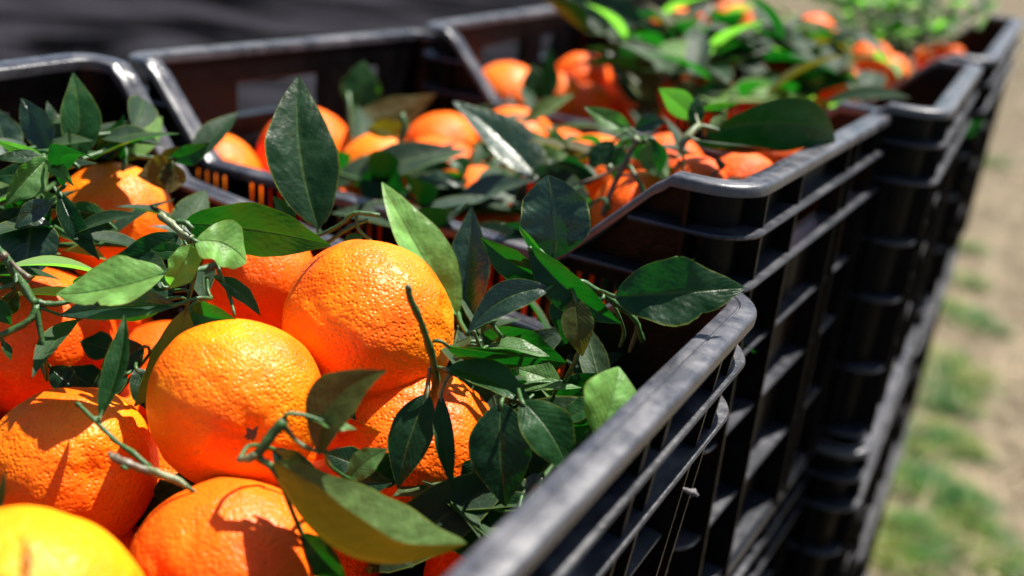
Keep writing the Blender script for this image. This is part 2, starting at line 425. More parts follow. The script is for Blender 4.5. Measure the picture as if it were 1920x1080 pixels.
def up(vs): return [(x, y, z+CH) for x, y, z in vs]
def make_crate():
    t = empty('plastic_crate', (0, 0, 0))
    V, F = sweep(RIMP, list(range(NO)), lambda i: ZT[i], True)
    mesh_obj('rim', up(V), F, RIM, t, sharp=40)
    for p in ('right', 'left', 'far', 'near'):
        V, F = wall(p); mesh_obj('side_panel' if p in ('right', 'left') else 'end_panel', up(V), F, PLA, t, sharp=35)
    # ledges running round the outside
    for k, dr in enumerate(DR):
        ins = inset(dr)+.0006
        oo = 0 if k < 2 else .0052
        prof = [(-.0012+oo, -.0011), (-.0006+oo, 0), (ins, .0002), (ins, -.0022), (-.0006+oo, -.0022)]
        if k in (0, 1):
            runs = []; cur = []
            st = next(i for i in range(NO) if ZT[i] < -DIP+.001)     # start in a dip
            for q in range(NO+1):
                i = (st+q) % NO
                if ZT[i]-.004 > -dr-.001+(.0 if k == 0 else .0): cur.append(i)
                else:
                    if len(cur) > 3: runs.append(cur)
                    cur = []
            if len(cur) > 3: runs.append(cur)
            for r_ in runs:
                V, F = sweep(prof, r_, lambda i: -dr, False); mesh_obj('ledge', up(V), F, LEDGE, t, smooth=False)
        else:
            V, F = sweep(prof, list(range(NO)), lambda i: -dr, True); mesh_obj('ledge', up(V), F, LEDGE, t, sharp=40)
    # upright ribs
    def rib(x, y, nx, ny, z0, z1, th=.0011, out=.0016):
        tx, ty = -ny, nx; V = []
        for z in (z0, z1):
            ii = inset(-z)+.0008
            for (o_, s) in ((out, -th), (out, th), (ii, th), (ii, -th)):
                V.append((x-nx*o_+tx*s, y-ny*o_+ty*s, z))
        F = [(0, 1, 2, 3)[::-1], (4, 5, 6, 7), (0, 1, 5, 4), (1, 2, 6, 5), (2, 3, 7, 6), (3, 0, 4, 7)]
        mesh_obj('upright_rib', up(V), F, PLA, t, smooth=False)
    hx, hy = CW/2, CL/2
    for s in (1, -1):
        for u in (.030, .088, .187, .207, (.262), .280): rib(s*hx, u-hy, s, 0, -.004, -.246)
        for u in (.030, .095, .165, .235, .305, .370):
            z = ztop(u-hx, 'far', 0); rib(u-hx, s*hy, 0, s, z-.004, -.246)
    # floor grille
    for k in range(17):
        y = -hy+.022+k*(CL-.044)/16
        V = [(sx*(hx-.018), y+sy*.004, -.243+sz*.002) for sz in (-1, 1) for sy in (-1, 1) for sx in (-1, 1)]
        F = [(0, 2, 3, 1), (4, 5, 7, 6), (0, 1, 5, 4), (2, 6, 7, 3), (0, 4, 6, 2), (1, 3, 7, 5)]
        mesh_obj('floor_slat', up(V), F, PLA, t, smooth=False)
    return t
crate0 = make_crate()
POSE = [(-.1397, .3609, -.1423, -.4619, -.0942, -.0065), (-.0020, .6742, -.1348, -.4929, .0248, -.0342),
        (.1502, .9049, -.1321, -.4283, .0113, -.0180), (.2985, 1.1976, -.1244, -.4584, .0041, .0402)]
def pose_matrix(p, k):
    x, y, z, a, tx, ty = p
    fade = max(0, 1-.25*k)
    ex = Vector((math.cos(a), math.sin(a), tx*fade)).normalized(); ey = Vector((-math.sin(a), math.cos(a), ty*fade))
    ez = ex.cross(ey).normalized(); ey = ez.cross(ex)
    jit = random.Random(k*7+int(x*100)); dx, dy = (jit.uniform(-.004, .004), jit.uniform(-.004, .004)) if k else (0, 0)
    top = Vector((x+dx, y+dy, CAMZ+z-.2525*k))
    o_ = top-ez*CH
    return Matrix(((ex.x, ey.x, ez.x, o_.x), (ex.y, ey.y, ez.y, o_.y), (ex.z, ey.z, ez.z, o_.z), (0, 0, 0, 1)))
CM = [pose_matrix(p, 0) for p in POSE]
LT = [['open black crate holding the sharp foreground oranges, its right rim cutting the lower right',
       'black crate directly under the foreground crate of large oranges', 'black crate two below the foreground crate of large oranges', 'lowest black crate of the nearest stack'],
      ['second open black crate, with a cut-out hand grip in its brown dusty left wall',
       'black crate beneath the second open crate, its rim catching a bright sun patch', 'black crate two below the second open crate', 'lowest black crate of the second stack'],
      ['third open black crate in the row, heaped with dark leaves and blurred oranges', 'black crate beneath the third open crate in the row', 'black crate two below the third open crate', 'lowest black crate of the third stack'],
      ['farthest open black crate at top right beside the tan ground', 'black crate beneath the farthest open crate, standing out against the tan ground', 'black crate two below the farthest open crate', 'lowest black crate of the farthest stack']]
for s in range(4):
    for k in range(4):
        if s == 0 and k == 0: r_ = crate0
        else:
            r_ = crate0.copy(); COL.objects.link(r_)
            for ch in crate0.children:
                c = ch.copy(); COL.objects.link(c); c.parent = r_
        r_.matrix_world = pose_matrix(POSE[s], k)
        tag(r_, LT[s][k], 'crate', 'stacked black harvest crates')

# ------------------------------------------------------------------ oranges
def ico_orange(sub, seed, sq=.94):
    bm = bmesh.new(); bmesh.ops.create_icosphere(bm, subdivisions=sub, radius=1)
    o = Vector((seed*3.1, seed*1.7, seed))
    for v in bm.verts:
        n = v.co.normalized(); r = 1+.045*noise.noise(n*1.1+o)+.020*noise.noise(n*2.6+o)+.007*noise.noise(n*6+o)
        th = math.acos(max(-1, min(1, n.z)))
        r -= .075*math.exp(-(th/.20)**2)
        an = math.atan2(n.y, n.x)
        r -= .014*math.exp(-((th-.30)/.22)**2)*(.5+.5*math.cos(an*7+seed))
        tb = math.pi-th
        r -= .05*math.exp(-(tb/.13)**2)-.018*math.exp(-((tb-.20)/.08)**2)
        v.co = n*r; v.co.z *= sq
    me = bpy.data.meshes.new('orange'); bm.to_mesh(me); bm.free()
    me.polygons.foreach_set('use_smooth', [True]*len(me.polygons))
    return me
_cache = {}
def orient(axis, spin):
    q = Vector((0, 0, 1)).rotation_difference(Vector(axis).normalized()); return q.to_matrix() @ Matrix.Rotation(spin, 3, 'Z')
def camv(x, y, z):   # direction given as right, up, towards the lens
    return (_r*x+_u*y-_f*z).normalized()
def calyx_mesh():
    V = []; F = []; n = 30
    V.append((0, 0, .012))
    for ring, (rr, zz) in enumerate(((.045, .012), (.09, .004), (.13, -.006))):
        for k in range(n):
            a = 2*math.pi*k/n; q = rr*(1+(.38*math.cos(5*a) if ring > 0 else 0)); V.append((q*math.cos(a), q*math.sin(a), zz+.004*math.cos(7*a)))
    for k in range(n): F.append((0, 1+k, 1+(k+1) % n))
    for ring in range(2):
        for k in range(n):
            a = 1+ring*n+k; b = 1+ring*n+(k+1) % n; F.append((a, a+n, b+n, b))
    return V, F
def orange(px, py, rp, d, label, mat=0, axis=(.3, .8, .4), sub=4, seed=None, sq=.95, grooves=None, calyx=True, group=None, name='orange'):
    """orange seen centred at (px,py) with radius rp pixels, centre d metres ahead"""
    c = P(px, py, d); rad = rp*d/FPX
    seed = seed if seed is not None else int(px*3+py) % 9
    k = (sub, seed if sub > 4 else seed % 4, sq)
    if grooves: me = ico_orange(sub, seed, sq)
    else:
        if (k, mat) not in _cache: _cache[(k, mat)] = ico_orange(*k)
        me = _cache[(k, mat)]
    M3 = orient(camv(*axis), seed*1.3)
    if len(me.materials) == 0: me.materials.append(PEEL[mat])
    if grooves:
        Mi = M3.transposed()
        arcs = []
        for pts, wd, dp in grooves:
            q = []
            for (x, y) in pts:
                dx, dy = (x-px)/rp, (y-py)/rp; zz = math.sqrt(max(.02, 1-dx*dx-dy*dy))
                q.append((Mi @ (_r*dx-_u*dy-_f*zz)).normalized())
            arcs.append((q, wd, dp))
        for v in me.vertices:
            n = v.co.normalized(); dr_ = 0
            for q, wd, dp in arcs:
                for i in range(len(q)-1):
                    a, b = q[i], q[i+1]; ab = b-a; t = max(0, min(1, (n-a).dot(ab)/ab.length_squared)); ds = (n-(a+ab*t)).length
                    e = (1-.5*abs(2*t-1) if len(q) == 2 else 1)
                    dr_ = min(dr_, -dp*e*math.exp(-(ds/wd)**2)) if ds < 2*wd else dr_
            v.co = v.co*(1+dr_)
        me.update()
    if calyx:
        root = empty(name, c); tag(root, label, 'orange', group)
        o = bpy.data.objects.new('fruit', me); COL.objects.link(o); o.parent = root
        o.matrix_local = (M3*rad).to_4x4()
        V, F = calyx_mesh()
        cx = mesh_obj('calyx', [(x, y, z+.955*sq*.955) for x, y, z in V], F, TW['b'], root)
        cx.matrix_local = (M3*rad).to_4x4()
        return root
    o = bpy.data.objects.new(name, me); COL.objects.link(o)
    o.matrix_world = Matrix.Translation(c) @ (M3*rad).to_4x4()
    return tag(o, label, 'orange', group)

G1, G2, G3, G4 = 'oranges in the foreground crate', 'oranges in the second crate', 'oranges in the third crate', 'oranges in the farthest crate'
OR = {}
OR['A'] = orange(692, 614, 164, .450, 'large orange at centre with a scar groove, topmost in the foreground heap', 3, (-.95, -.25, -.25), 6, 1, .96,
     [([(712, 490), (770, 520), (840, 578)], .030, .020), ([(600, 560), (640, 600), (660, 660)], .10, .012)], calyx=False)
OR['B'] = orange(443, 760, 163, .405, 'large orange with a golden upper side, left of the centre orange', 3, (.42, -.28, .86), 6, 2, .95,
     [([(505, 800), (470, 740), (440, 700)], .10, .012), ([(505, 800), (550, 760)], .09, .010)])
OR['C'] = orange(134, 882, 157, .415, 'orange with a dry pale twig lying over it at lower left', 3, (.62, .08, .78), 6, 3, .96,
     [([(215, 860), (240, 930), (250, 980)], .07, .014), ([(215, 860), (130, 900)], .09, .010)], calyx=False)
OR['D'] = orange(430, 1092, 193, .375, 'deep orange fruit at the bottom edge left of the big folded leaf, dark navelled', 1, (-.33, .10, .94), 6, 4, .96,
     [([(365, 1075), (330, 1010), (270, 990)], .05, .012), ([(365, 1075), (400, 1000), (400, 950)], .07, .012)])
OR['E'] = orange(38, 1192, 236, .305, 'bright yellow blurred orange in the bottom left corner', 2, (-.95, -.3, .1), 5, 5, .97, calyx=False)
OR['F'] = orange(72, 640, 142, .500, 'orange behind the green forked twig at the left edge', 1, (.1, .5, -.8), 5, 6, .97, calyx=False)
OR['G'] = orange(212, 417, 113, .535, 'orange at upper left under the upright leaves, near the sloping crate end', 0, (-.3, .7, .5), 5, 7, .97)
OR['H'] = orange(485, 520, 106, .505, 'orange mostly hidden beneath the long dark leaf left of the centre orange', 1, (.1, .5, -.6), 5, 8, .96, calyx=False)
OR['I'] = orange(776, 842, 161, .447, 'orange with the upright cut stem and hanging dark leaves, below the centre orange', 0, (.24, .64, .72), 6, 9, .95,
     [([(812, 745), (760, 760), (700, 790)], .08, .014), ([(812, 745), (860, 800)], .09, .012)])
OR['J'] = orange(935, 1092, 142, .440, 'shaded orange against the inside of the right crate wall at the bottom', 0, (.1, .5, -.6), 5, 3, .96, calyx=False)
orange(430, 694, 118, .520, 'small sliver of orange showing between the centre and yellow-topped oranges', 1, (0, 1, 0), 4, 1, calyx=False)
orange(1085, 1115, 120, .470, 'orange seen through the openings of the right crate wall', 0, (0, 1, 0), 4, 2, calyx=False)
orange(985, 745, 112, .545, 'orange buried under the leaves right of the centre orange', 1, (0, 1, 0), 4, 3, calyx=False)
orange(1140, 890, 120, .520, 'orange deep in the shade behind the bright green leaf', 1, (0, 1, 0), 4, 0, calyx=False)
orange(640, 980, 130, .480, 'orange wedged deep between the big folded leaf and the stemmed orange', 1, (0, 1, 0), 4, 1, calyx=False)
orange(270, 1000, 100, .50, 'orange in the dark gap between the two lower left oranges', 1, (0, 1, 0), 4, 0, calyx=False)
# second crate
for a in [
 (402, 348, 100, .690, 'orange at the left end of the second crate, behind the slanting rim', 0),
 (575, 300, 98, .735, 'reddish orange half hidden behind the tall upright leaf', 1),
 (712, 342, 92, .700, 'orange just right of the tall upright leaf in the second crate', 0),
 (828, 293, 85, .790, 'orange against the far wall behind the dark slanting leaf', 1),
 (826, 348, 94, .715, 'bright orange in the middle of the second crate, left of the dark slanting leaf', 0),
 (893, 398, 86, .660, 'red orange in the middle of the second crate front', 1),
 (965, 287, 86, .790, 'orange partly covered by pale leaves below the third crate rim', 0),
 (1050, 320, 80, .740, 'orange behind the pale upright leaves in the second crate', 0),
 (1112, 342, 90, .690, 'orange left of the white shining leaf in the second crate', 0),
 (935, 458, 84, .640, 'brown shaded orange behind the round silver-green leaf', 1),
 (1088, 500, 88, .600, 'shaded orange right of the round silver-green leaf', 1),
 (1200, 415, 98, .580, 'shaded orange by the thin green twigs of the second crate', 1),
 (1302, 348, 62, .570, 'left of the two small red oranges at the second crate corner', 1),
 (1390, 352, 70, .580, 'right of the two small red oranges at the second crate corner, with a glint', 1),
 (650, 420, 90, .690, 'orange low behind the front rim of the second crate', 1),
 (1250, 330, 80, .66, 'orange under the white shining leaf of the second crate', 1),
 (1450, 300, 80, .68, 'orange under the big dark leaf of the second crate', 0),
 (500, 380, 90, .75, 'orange low between the two leftmost oranges of the second crate', 1)]:
    orange(a[0], a[1], a[2], a[3], a[4], a[5], (random.uniform(-1, 1), random.uniform(-.2, 1), random.uniform(-.6, .6)), 4, None, random.choice((.93, .96)), calyx=False)
for a in [
 (945, 193, 76, .93, 'orange beside the slanting left rim end of the third crate', 0),
 (1047, 185, 50, .90, 'small bright orange at the left of the third crate beside an upright leaf', 0),
 (1092, 163, 64, .97, 'red orange behind the small bright one in the third crate', 1),
 (1100, 205, 50, .90, 'shaded orange at the front of the third crate', 1),
 (1266, 70, 58, 1.09, 'bright orange at the back of the third crate near the top edge', 0),
 (1366, 44, 44, 1.10, 'bright orange near the top edge right of the dark upright leaf', 0),
 (1325, 62, 50, 1.12, 'shaded orange near the top edge between two bright ones', 1),
 (1490, 116, 50, 1.00, 'orange peeping over a long dark leaf in the third crate', 0),
 (1522, 78, 50, 1.10, 'red orange beneath the pale shining leaf near the top edge', 1),
 (1562, 165, 56, .93, 'orange beside the pale narrow leaf at the right end of the third crate', 0),
 (1330, 178, 62, .93, 'olive shaded orange in the middle of the third crate', 1),
 (1412, 92, 30, 1.0, 'small orange dot of fruit in the middle of the third crate leaves', 0),
 (1200, 190, 70, .93, 'orange under the dark leaves of the third crate', 1),
 (1450, 180, 70, .93, 'orange buried at the right of the third crate leaves', 1)]:
    orange(a[0], a[1], a[2], a[3], a[4], a[5], (random.uniform(-1, 1), random.uniform(-.2, 1), random.uniform(-.6, .6)), 4, None, random.choice((.93, .96)), calyx=False)
for a in [
 (1632, 122, 45, 1.04, 'left orange of the bright pair at the front of the farthest crate', 0),
 (1668, 140, 38, 1.03, 'right orange of the bright pair at the front of the farthest crate', 0),
 (1735, 112, 22, 1.16, 'small orange near the right end of the farthest crate', 0),
 (1762, 98, 18, 1.19, 'tiny bright orange beside the corner of the farthest crate', 0),
 (1790, 103, 17, 1.22, 'pinkish lit orange at the extreme right of the farthest crate', 1),
 ]:
    orange(a[0], a[1], a[2], a[3], a[4], a[5], (random.uniform(-1, 1), random.uniform(-.2, 1), random.uniform(-.6, .6)), 4, None, .95, calyx=False)

# fruit deeper down in the heaps, glimpsed only as dark shapes between the leaves
_deep = [ico_orange(4, q, .95) for q in range(3)]
for q, m_ in enumerate(_deep): m_.materials.append(PEEL[q % 2])
rd = random.Random(5)
NTH = ['first', 'second', 'third', 'fourth', 'fifth']
for s in range(4):
    for i in range(5):
        for j in range(4):
            lz = (-.135 if s == 0 else -.155)-(.035 if s == 0 and j == 0 else 0)+rd.uniform(-.006, .006)
            p = CM[s] @ Vector((-.138+.069*i+rd.uniform(-.004, .004), -.102+.068*j+rd.uniform(-.004, .004), CH+lz))
            o = bpy.data.objects.new('orange', _deep[(i+j) % 3]); COL.objects.link(o)
            o.location = p; o.rotation_euler = (rd.uniform(0, 3), rd.uniform(0, 3), 0); sc_ = rd.uniform(.031, .034); o.scale = (sc_,)*3
            tag(o, 'shaded orange under the %s crate heap, %s from left in its %s row' % (['nearest', 'second', 'third', 'farthest'][s], NTH[i], ['nearest', 'second', 'third', 'farthest'][j]), 'orange', 'oranges buried under the heaps')

# ------------------------------------------------------------------ leaves and twigs
def leafshape(t, tip=1.0):
    # half width 0..1 along a citrus leaf: rounded base, widest just below the middle, pointed tip
    return max(0.0, (math.sin(math.pi*min(1, t)**.86))**.78*(1-.30*max(0, t-.55)/.45*tip))
_ln = [0]
def leaf(bx, by, tx, ty, w, d, dd=0, roll=0, fold=18, arc=0, bend=.06, mat='m', wave=.35, tip=1, parent=None, off=None, name='leaf', tear=0, twist=0, split=None):
    """leaf from photo pixel (bx,by) at distance d to (tx,ty) at d+dd; w = blade width in pixels"""
    _ln[0] += 1; rnd = random.Random(_ln[0]*17+int(bx))
    B = P(bx, by, d); T = P(tx, ty, d+dd); ax = T-B; L = ax.length; ax.normalize()
    view = (CAM-(B+T)/2).normalized()
    n0 = (view-ax*view.dot(ax)).normalized()
    W = w*d/FPX
    nt_, ns = (26, 7) if W > .006 else (14, 4)
    ph = [rnd.uniform(0, 6.28) for _ in range(4)]
    V = []; UV = []; F = []
    notch = (rnd.uniform(.35, .8), rnd.choice((-1, 1)))
    for i in range(nt_+1):
        t = i/nt_
        rr = R(roll+twist*(t-.5))
        n = Matrix.Rotation(rr, 3, ax) @ n0; side = ax.cross(n)
        hw = max(.0004, W/2*leafshape(t, tip))
        c = B+ax*(L*t)+side*(arc*L*4*t*(1-t))+n*(bend*L*4*t*(1-t))
        fo = R(fold)*(1-.35*t)
        for j in range(-ns, ns+1):
            s = j/ns; sgn = 1 if s >= 0 else -1; a = abs(s)
            e = 1+.035*math.sin(t*17+ph[0]+sgn)*wave*2+.02*noise.noise(Vector((t*14, sgn, _ln[0])))
            if tear and sgn == notch[1]: e -= tear*math.exp(-((t-notch[0])/.07)**2)*(.7+.3*math.sin(t*90))
            y = a*hw*e*math.cos(fo*(.75+.25*a)); z = a*hw*math.sin(fo)*(1.05-.35*a)
            z += wave*hw*.26*a*a*math.sin(t*8.5+ph[1]+(1.4 if sgn > 0 else 0))+wave*hw*.09*a*math.sin(t*21+ph[2]+sgn)
            V.append(c+side*(sgn*y)+n*z); UV.append((t, .5+s/2))
    m = 2*ns+1
    for i in range(nt_):
        for j in range(m-1):
            a = i*m+j; F.append((a, a+1, a+m+1, a+m))
    # orient faces so the upper side is the front face
    nn = (V[F[len(F)//2][1]]-V[F[len(F)//2][0]]).cross(V[F[len(F)//2][2]]-V[F[len(F)//2][0]])
    nmid = Matrix.Rotation(R(roll), 3, ax) @ n0
    if nn.dot(nmid) < 0: F = [f[::-1] for f in F]
    o = mesh_obj(name, V, F, LEAF[mat], parent, off, uv=UV)
    return o, B

def sprig(label, twigs=(), leaves=(), group=None, pet=True, tm='g', name='sprig', root=None):
    """twigs: lists of (px,py,d,radius px); leaves: dict/tuples for leaf()"""
    if root is None:
        if twigs: x, y, d, _ = next(q for q in twigs[0] if not isinstance(q, str)); o0 = P(x, y, d)
        else: o0 = P(leaves[0][0], leaves[0][1], leaves[0][5])
        root = empty(name, o0); tag(root, label, 'sprig', group or 'citrus sprigs lying on the fruit'); off = o0
    else: off = root.matrix_world.translation.copy() if root.parent else root.location.copy()
    tp = []
    for tw in twigs:
        m_ = tm
        if isinstance(tw[0], str): m_ = tw[0]; tw = tw[1:]
        pts = [P(x, y, d) for x, y, d, r in tw]; rs = [.86*r*d/FPX for x, y, d, r in tw]
        V, F = tube(pts, rs, 9, wob=.5)
        mesh_obj('twig', V, F, TW[m_], root, off)
        for a, b in zip(pts, pts[1:]):
            for k in range(5): tp.append(a+(b-a)*k/4)
    for lf in leaves:
        kw = lf[-1] if isinstance(lf[-1], dict) else {}
        a = lf[:-1] if isinstance(lf[-1], dict) else lf
        o, B = leaf(*a, parent=root, off=off, **kw)
        if tp and pet:
            q = min(tp, key=lambda p: (p-B).length); dist = (q-B).length
            if .0015 < dist < .045:
                T = P(a[2], a[3], a[5]+(a[6] if len(a) > 6 else 0)); dirn = (T-B).normalized()
                mid = (q+B)/2-dirn*dist*.12+Vector((0, 0, dist*.1))
                V, F = tube([q, mid, B, B+dirn*.003], [.0008, .0007, .0009, .0006], 6)
                mesh_obj('petiole', V, F, TW[m_ if twigs else 'g'], root, off)
    return root

def lone(label, *a, **k):
    # one loose leaf, a thing of its own
    B = P(a[0], a[1], a[5])
    o, _ = leaf(*a, off=B, **k); o.location = B
    return tag(o, label, 'leaf', k.get('group') or 'loose citrus leaves')

# --- stemmed orange in the middle front (stem and leaves belong to the fruit)
sprig(None, [[(812, 748, .420, 11), (818, 712, .412, 9), (808, 660, .402, 8), (790, 605, .393, 7.5), (770, 560, .386, 7.5), (765, 537, .384, 8)],
             [(812, 640, .401, 4), (826, 640, .400, 4), (845, 652, .402, 3.5)], [(816, 690, .408, 5), (832, 692, .404, 5), (846, 702, .403, 3)],
             ['b', (800, 742, .415, 6), (803, 715, .41, 5), (806, 690, .407, 4)], ['p', (766, 541, .3838, 5.5), (765, 534, .3832, 5)]],
 [(838, 650, 1036, 678, 84, .402, .01, 62, 22, -.055, .03, 'd', dict(wave=.2)),
  (836, 692, 1000, 760, 84, .402, .0, -38, 38, -.06, .04, 'm', dict(wave=.2)),
  (802, 738, 746, 916, 84, .405, -.008, 8, 14, .03, .05, 'd', dict(wave=.3)),
  (826, 742, 849, 914, 42, .403, -.004, -20, 18, .05, .05, 'd')], root=OR['I'])
# pale stalked leaf going right, behind
sprig('pale folded narrow leaf with green stalk lying between the stemmed orange and the bright leaf',
      [[(1058, 718, .42, 6), (1070, 695, .415, 5.5), (1086, 660, .41, 5)]],
      [(958, 735, 1090, 727, 46, .418, .0, -58, 30, .02, .05, 'l'), (1052, 722, 962, 690, 60, .425, 0, 25, 20, 0, .08, 'l'), (1045, 760, 1125, 700, 85, .45, 0, 30, 15, 0, .05, 'd')])
# --- bottom sprig with the big folded leaf
sprig('forked sprig at the bottom centre with a big half folded leaf and a curved leaf',
      [['p', (448, 862, .352, 8), (470, 858, .350, 11), (484, 850, .350, 10)], [(480, 856, .350, 11), (505, 822, .350, 11), (533, 788, .350, 11)],
       [(530, 790, .35, 6), (540, 776, .35, 5), (575, 780, .352, 5), (620, 795, .355, 3)], [(533, 800, .352, 6), (560, 830, .352, 5), (600, 848, .352, 4), (640, 842, .352, 4)],
       [(484, 858, .350, 8), (505, 872, .350, 8), (522, 895, .350, 6)]],
      [(508, 872, 874, 1020, 340, .350, -.012, -68, 78, .0, -.27, 'y', dict(wave=.15, tip=.0)),
       (596, 852, 724, 695, 112, .352, .0, -25, 26, -.20, .02, 'o', dict(wave=.15)),
       (575, 782, 668, 805, 42, .354, .004, -45, 35, .08, .05, 'l', dict(wave=.8)),
       (512, 842, 602, 890, 56, .372, .005, 10, 20, .08, .05, 's'),
       (655, 898, 726, 842, 56, .385, 0, -20, 15, -.05, .05, 'l'),
       (690, 905, 760, 850, 70, .40, 0, 15, 12, 0, .05, 'd'),
       (566, 1000, 650, 1092, 76, .36, 0, 30, 20, 0, .05, 'd')])
# --- dry twig across lower left orange
sprig('thin twig with a dried frayed end lying across the lower left orange',
      [[(144, 756, .378, 4), (175, 785, .374, 4.5), (215, 825, .370, 5.5), (250, 850, .367, 6), (280, 876, .365, 7)],
       ['b', (212, 856, .364, 9), (235, 868, .363, 10), (262, 878, .364, 9), (284, 886, .365, 9)],
       ['p', (270, 876, .365, 8), (300, 889, .365, 10), (335, 902, .366, 8), (350, 912, .366, 5)],
       [(345, 908, .366, 4.5), (370, 924, .367, 4), (405, 936, .369, 1.5)], [(187, 797, .373, 3), (187, 780, .373, 3)],
       ['b', (206, 848, .364, 5), (214, 862, .363, 7)], ['g', (228, 874, .361, 5), (240, 880, .361, 3)], [(144, 756, .378, 5.5), (152, 762, .377, 5)]],
      [(188, 782, 234, 590, 62, .376, .012, -28, 48, .07, .02, 'm', dict(wave=.1))])
# --- curled pale leaf cluster upper left middle
sprig('sprig above the yellow topped orange with a curled round pale leaf and long drooping leaves',
      [['p', (298, 402, .405, 8), (322, 420, .404, 9), (345, 440, .404, 9), (360, 448, .404, 8)], [(352, 446, .404, 8), (364, 470, .41, 6), (366, 500, .418, 6), (358, 545, .422, 5), (350, 575, .422, 5)],
       [(330, 415, .405, 5), (348, 418, .404, 6), (362, 430, .404, 6)], [(388, 520, .42, 5), (390, 545, .418, 4), (396, 560, .415, 4)], [(415, 520, .43, 5), (428, 545, .43, 5), (440, 592, .42, 3)]],
      [(366, 452, 462, 492, 104, .402, .008, -30, 12, -.10, .12, 'b', dict(tip=-.5, wave=.7)),
       (366, 456, 318, 540, 70, .404, .0, -32, 20, .10, .14, 'b', dict(tip=-.2, wave=.7)),
       (310, 512, 106, 552, 124, .400, -.004, 42, 26, -.10, .04, 'b', dict(tear=.28, wave=.4)),
       (311, 540, 276, 503, 34, .408, .0, 25, 18, 0, .05, 'm'),
       (330, 572, 114, 590, 78, .405, -.004, 18, 44, .02, .04, 's', dict(wave=.2)),
       (320, 560, 150, 585, 60, .412, .004, -60, 20, -.05, .04, 'd'),
       (350, 580, 252, 762, 92, .425, .0, -34, 16, -.05, .05, 'l', dict(wave=.2)),
       (356, 582, 444, 600, 66, .404, -.004, 20, 24, .02, .10, 'm', dict(wave=.3)),
       (405, 520, 488, 592, 40, .43, 0, -35, 20, -.05, .05, 'm'),
       (345, 418, 620, 460, 118, .425, .01, 30, 10, -.05, .03, 'd', dict(wave=.45)),
       (335, 440, 216, 480, 62, .45, 0, 15, 16, -.12, .06, 'd'),
       (348, 474, 282, 468, 36, .43, 0, 10, 20, 0, .05, 'm'),
       (155, 500, 84, 484, 24, .45, 0, -10, 20, 0, .05, 'm'),
       (330, 545, 215, 535, 60, .43, 0, 10, 20, 0, .05, 'd')])
# --- left edge forked twig
sprig('thick green forked twig at the left edge over the shaded orange',
      [[(-10, 462, .40, 10), (18, 495, .402, 10), (45, 540, .403, 10), (68, 572, .404, 9)], [(68, 572, .404, 8), (75, 620, .404, 6), (84, 665, .406, 5), (88, 712, .415, 4)],
       [(70, 575, .404, 8), (55, 600, .402, 7), (25, 618, .400, 7), (-10, 634, .398, 7)], [(70, 566, .404, 7), (90, 570, .405, 6.5), (118, 568, .407, 6), (142, 562, .409, 4)],
       ['b', (20, 490, .400, 5), (40, 510, .398, 6), (56, 522, .397, 7)], [(30, 512, .402, 5), (28, 530, .40, 5), (8, 540, .40, 6), (-12, 538, .40, 7)],
       ['b', (0, 484, .401, 8), (12, 478, .40, 9)], [(75, 576, .404, 4), (110, 590, .408, 3), (150, 598, .412, 2)]],
      [(-8, 560, 22, 610, 40, .40, 0, 30, 20, 0, .05, 'm'), (95, 690, 150, 735, 50, .45, 0, 10, 10, 0, .05, 'd'),
       (30, 545, -10, 600, 45, .41, 0, -30, 20, 0, .05, 'd'), (5, 640, 20, 675, 20, .40, 0, -30, 20, 0, .05, 'm')])
# --- upper left leafy branch
sprig('leafy branch at upper left with an upright pointed leaf glowing green',
      [[(60, 285, .47, 5), (90, 285, .468, 7), (108, 292, .467, 7), (140, 308, .465, 5), (148, 316, .465, 4)], [(82, 290, .466, 5), (80, 330, .46, 5), (60, 400, .455, 5), (20, 470, .45, 5)],
       [(100, 350, .46, 4), (112, 372, .46, 4), (118, 392, .46, 4)]],
      [(142, 303, 137, 137, 82, .50, .0, 16, 30, .04, .04, 'm', dict(wave=.15)),
       (92, 285, 40, 184, 60, .49, .0, -18, 14, .04, .05, 's'),
       (112, 288, 88, 190, 44, .51, 0, 40, 10, 0, .05, 'd'),
       (80, 292, -12, 262, 30, .465, -.01, -40, 22, .03, .05, 'l'),
       (84, 296, -12, 296, 34, .462, -.01, 40, 22, -.03, .05, 'd'),
       (88, 298, 8, 386, 70, .455, -.015, -28, 30, .06, .07, 'l', dict(wave=.5)),
       (84, 300, 138, 348, 38, .455, -.01, 20, 30, -.10, .08, 'l'),
       (118, 352, 178, 296, 52, .455, -.02, 190, 26, .30, .05, 'd', dict(wave=.8)),
       (112, 362, 186, 486, 44, .45, -.006, 15, 20, .03, .05, 'd'),
       (218, 432, 84, 428, 84, .47, -.01, 10, 18, .08, .06, 'm'),
       (120, 400, 222, 435, 60, .475, -.01, 150, 18, -.08, .06, 'm'),
       (94, 378, 28, 428, 42, .445, -.01, 0, 25, .06, .05, 's'),
       (62, 398, 44, 536, 104, .455, -.01, 0, 8, 0, .04, 's', dict(tear=.2)),
       (60, 395, -14, 470, 80, .465, 0, 0, 8, 0, .04, 'd'),
       (70, 330, -14, 330, 50, .47, 0, 30, 10, 0, .05, 'd'),
       (80, 370, 90, 440, 40, .46, 0, 40, 10, 0, .05, 'm'),
       (60, 330, 10, 400, 60, .48, 0, -20, 10, 0, .05, 'd'),
       (30, 440, 90, 500, 60, .47, 0, -20, 10, 0, .05, 'd'),
       (20, 300, -14, 200, 70, .52, 0, 10, 10, 0, .05, 's')])
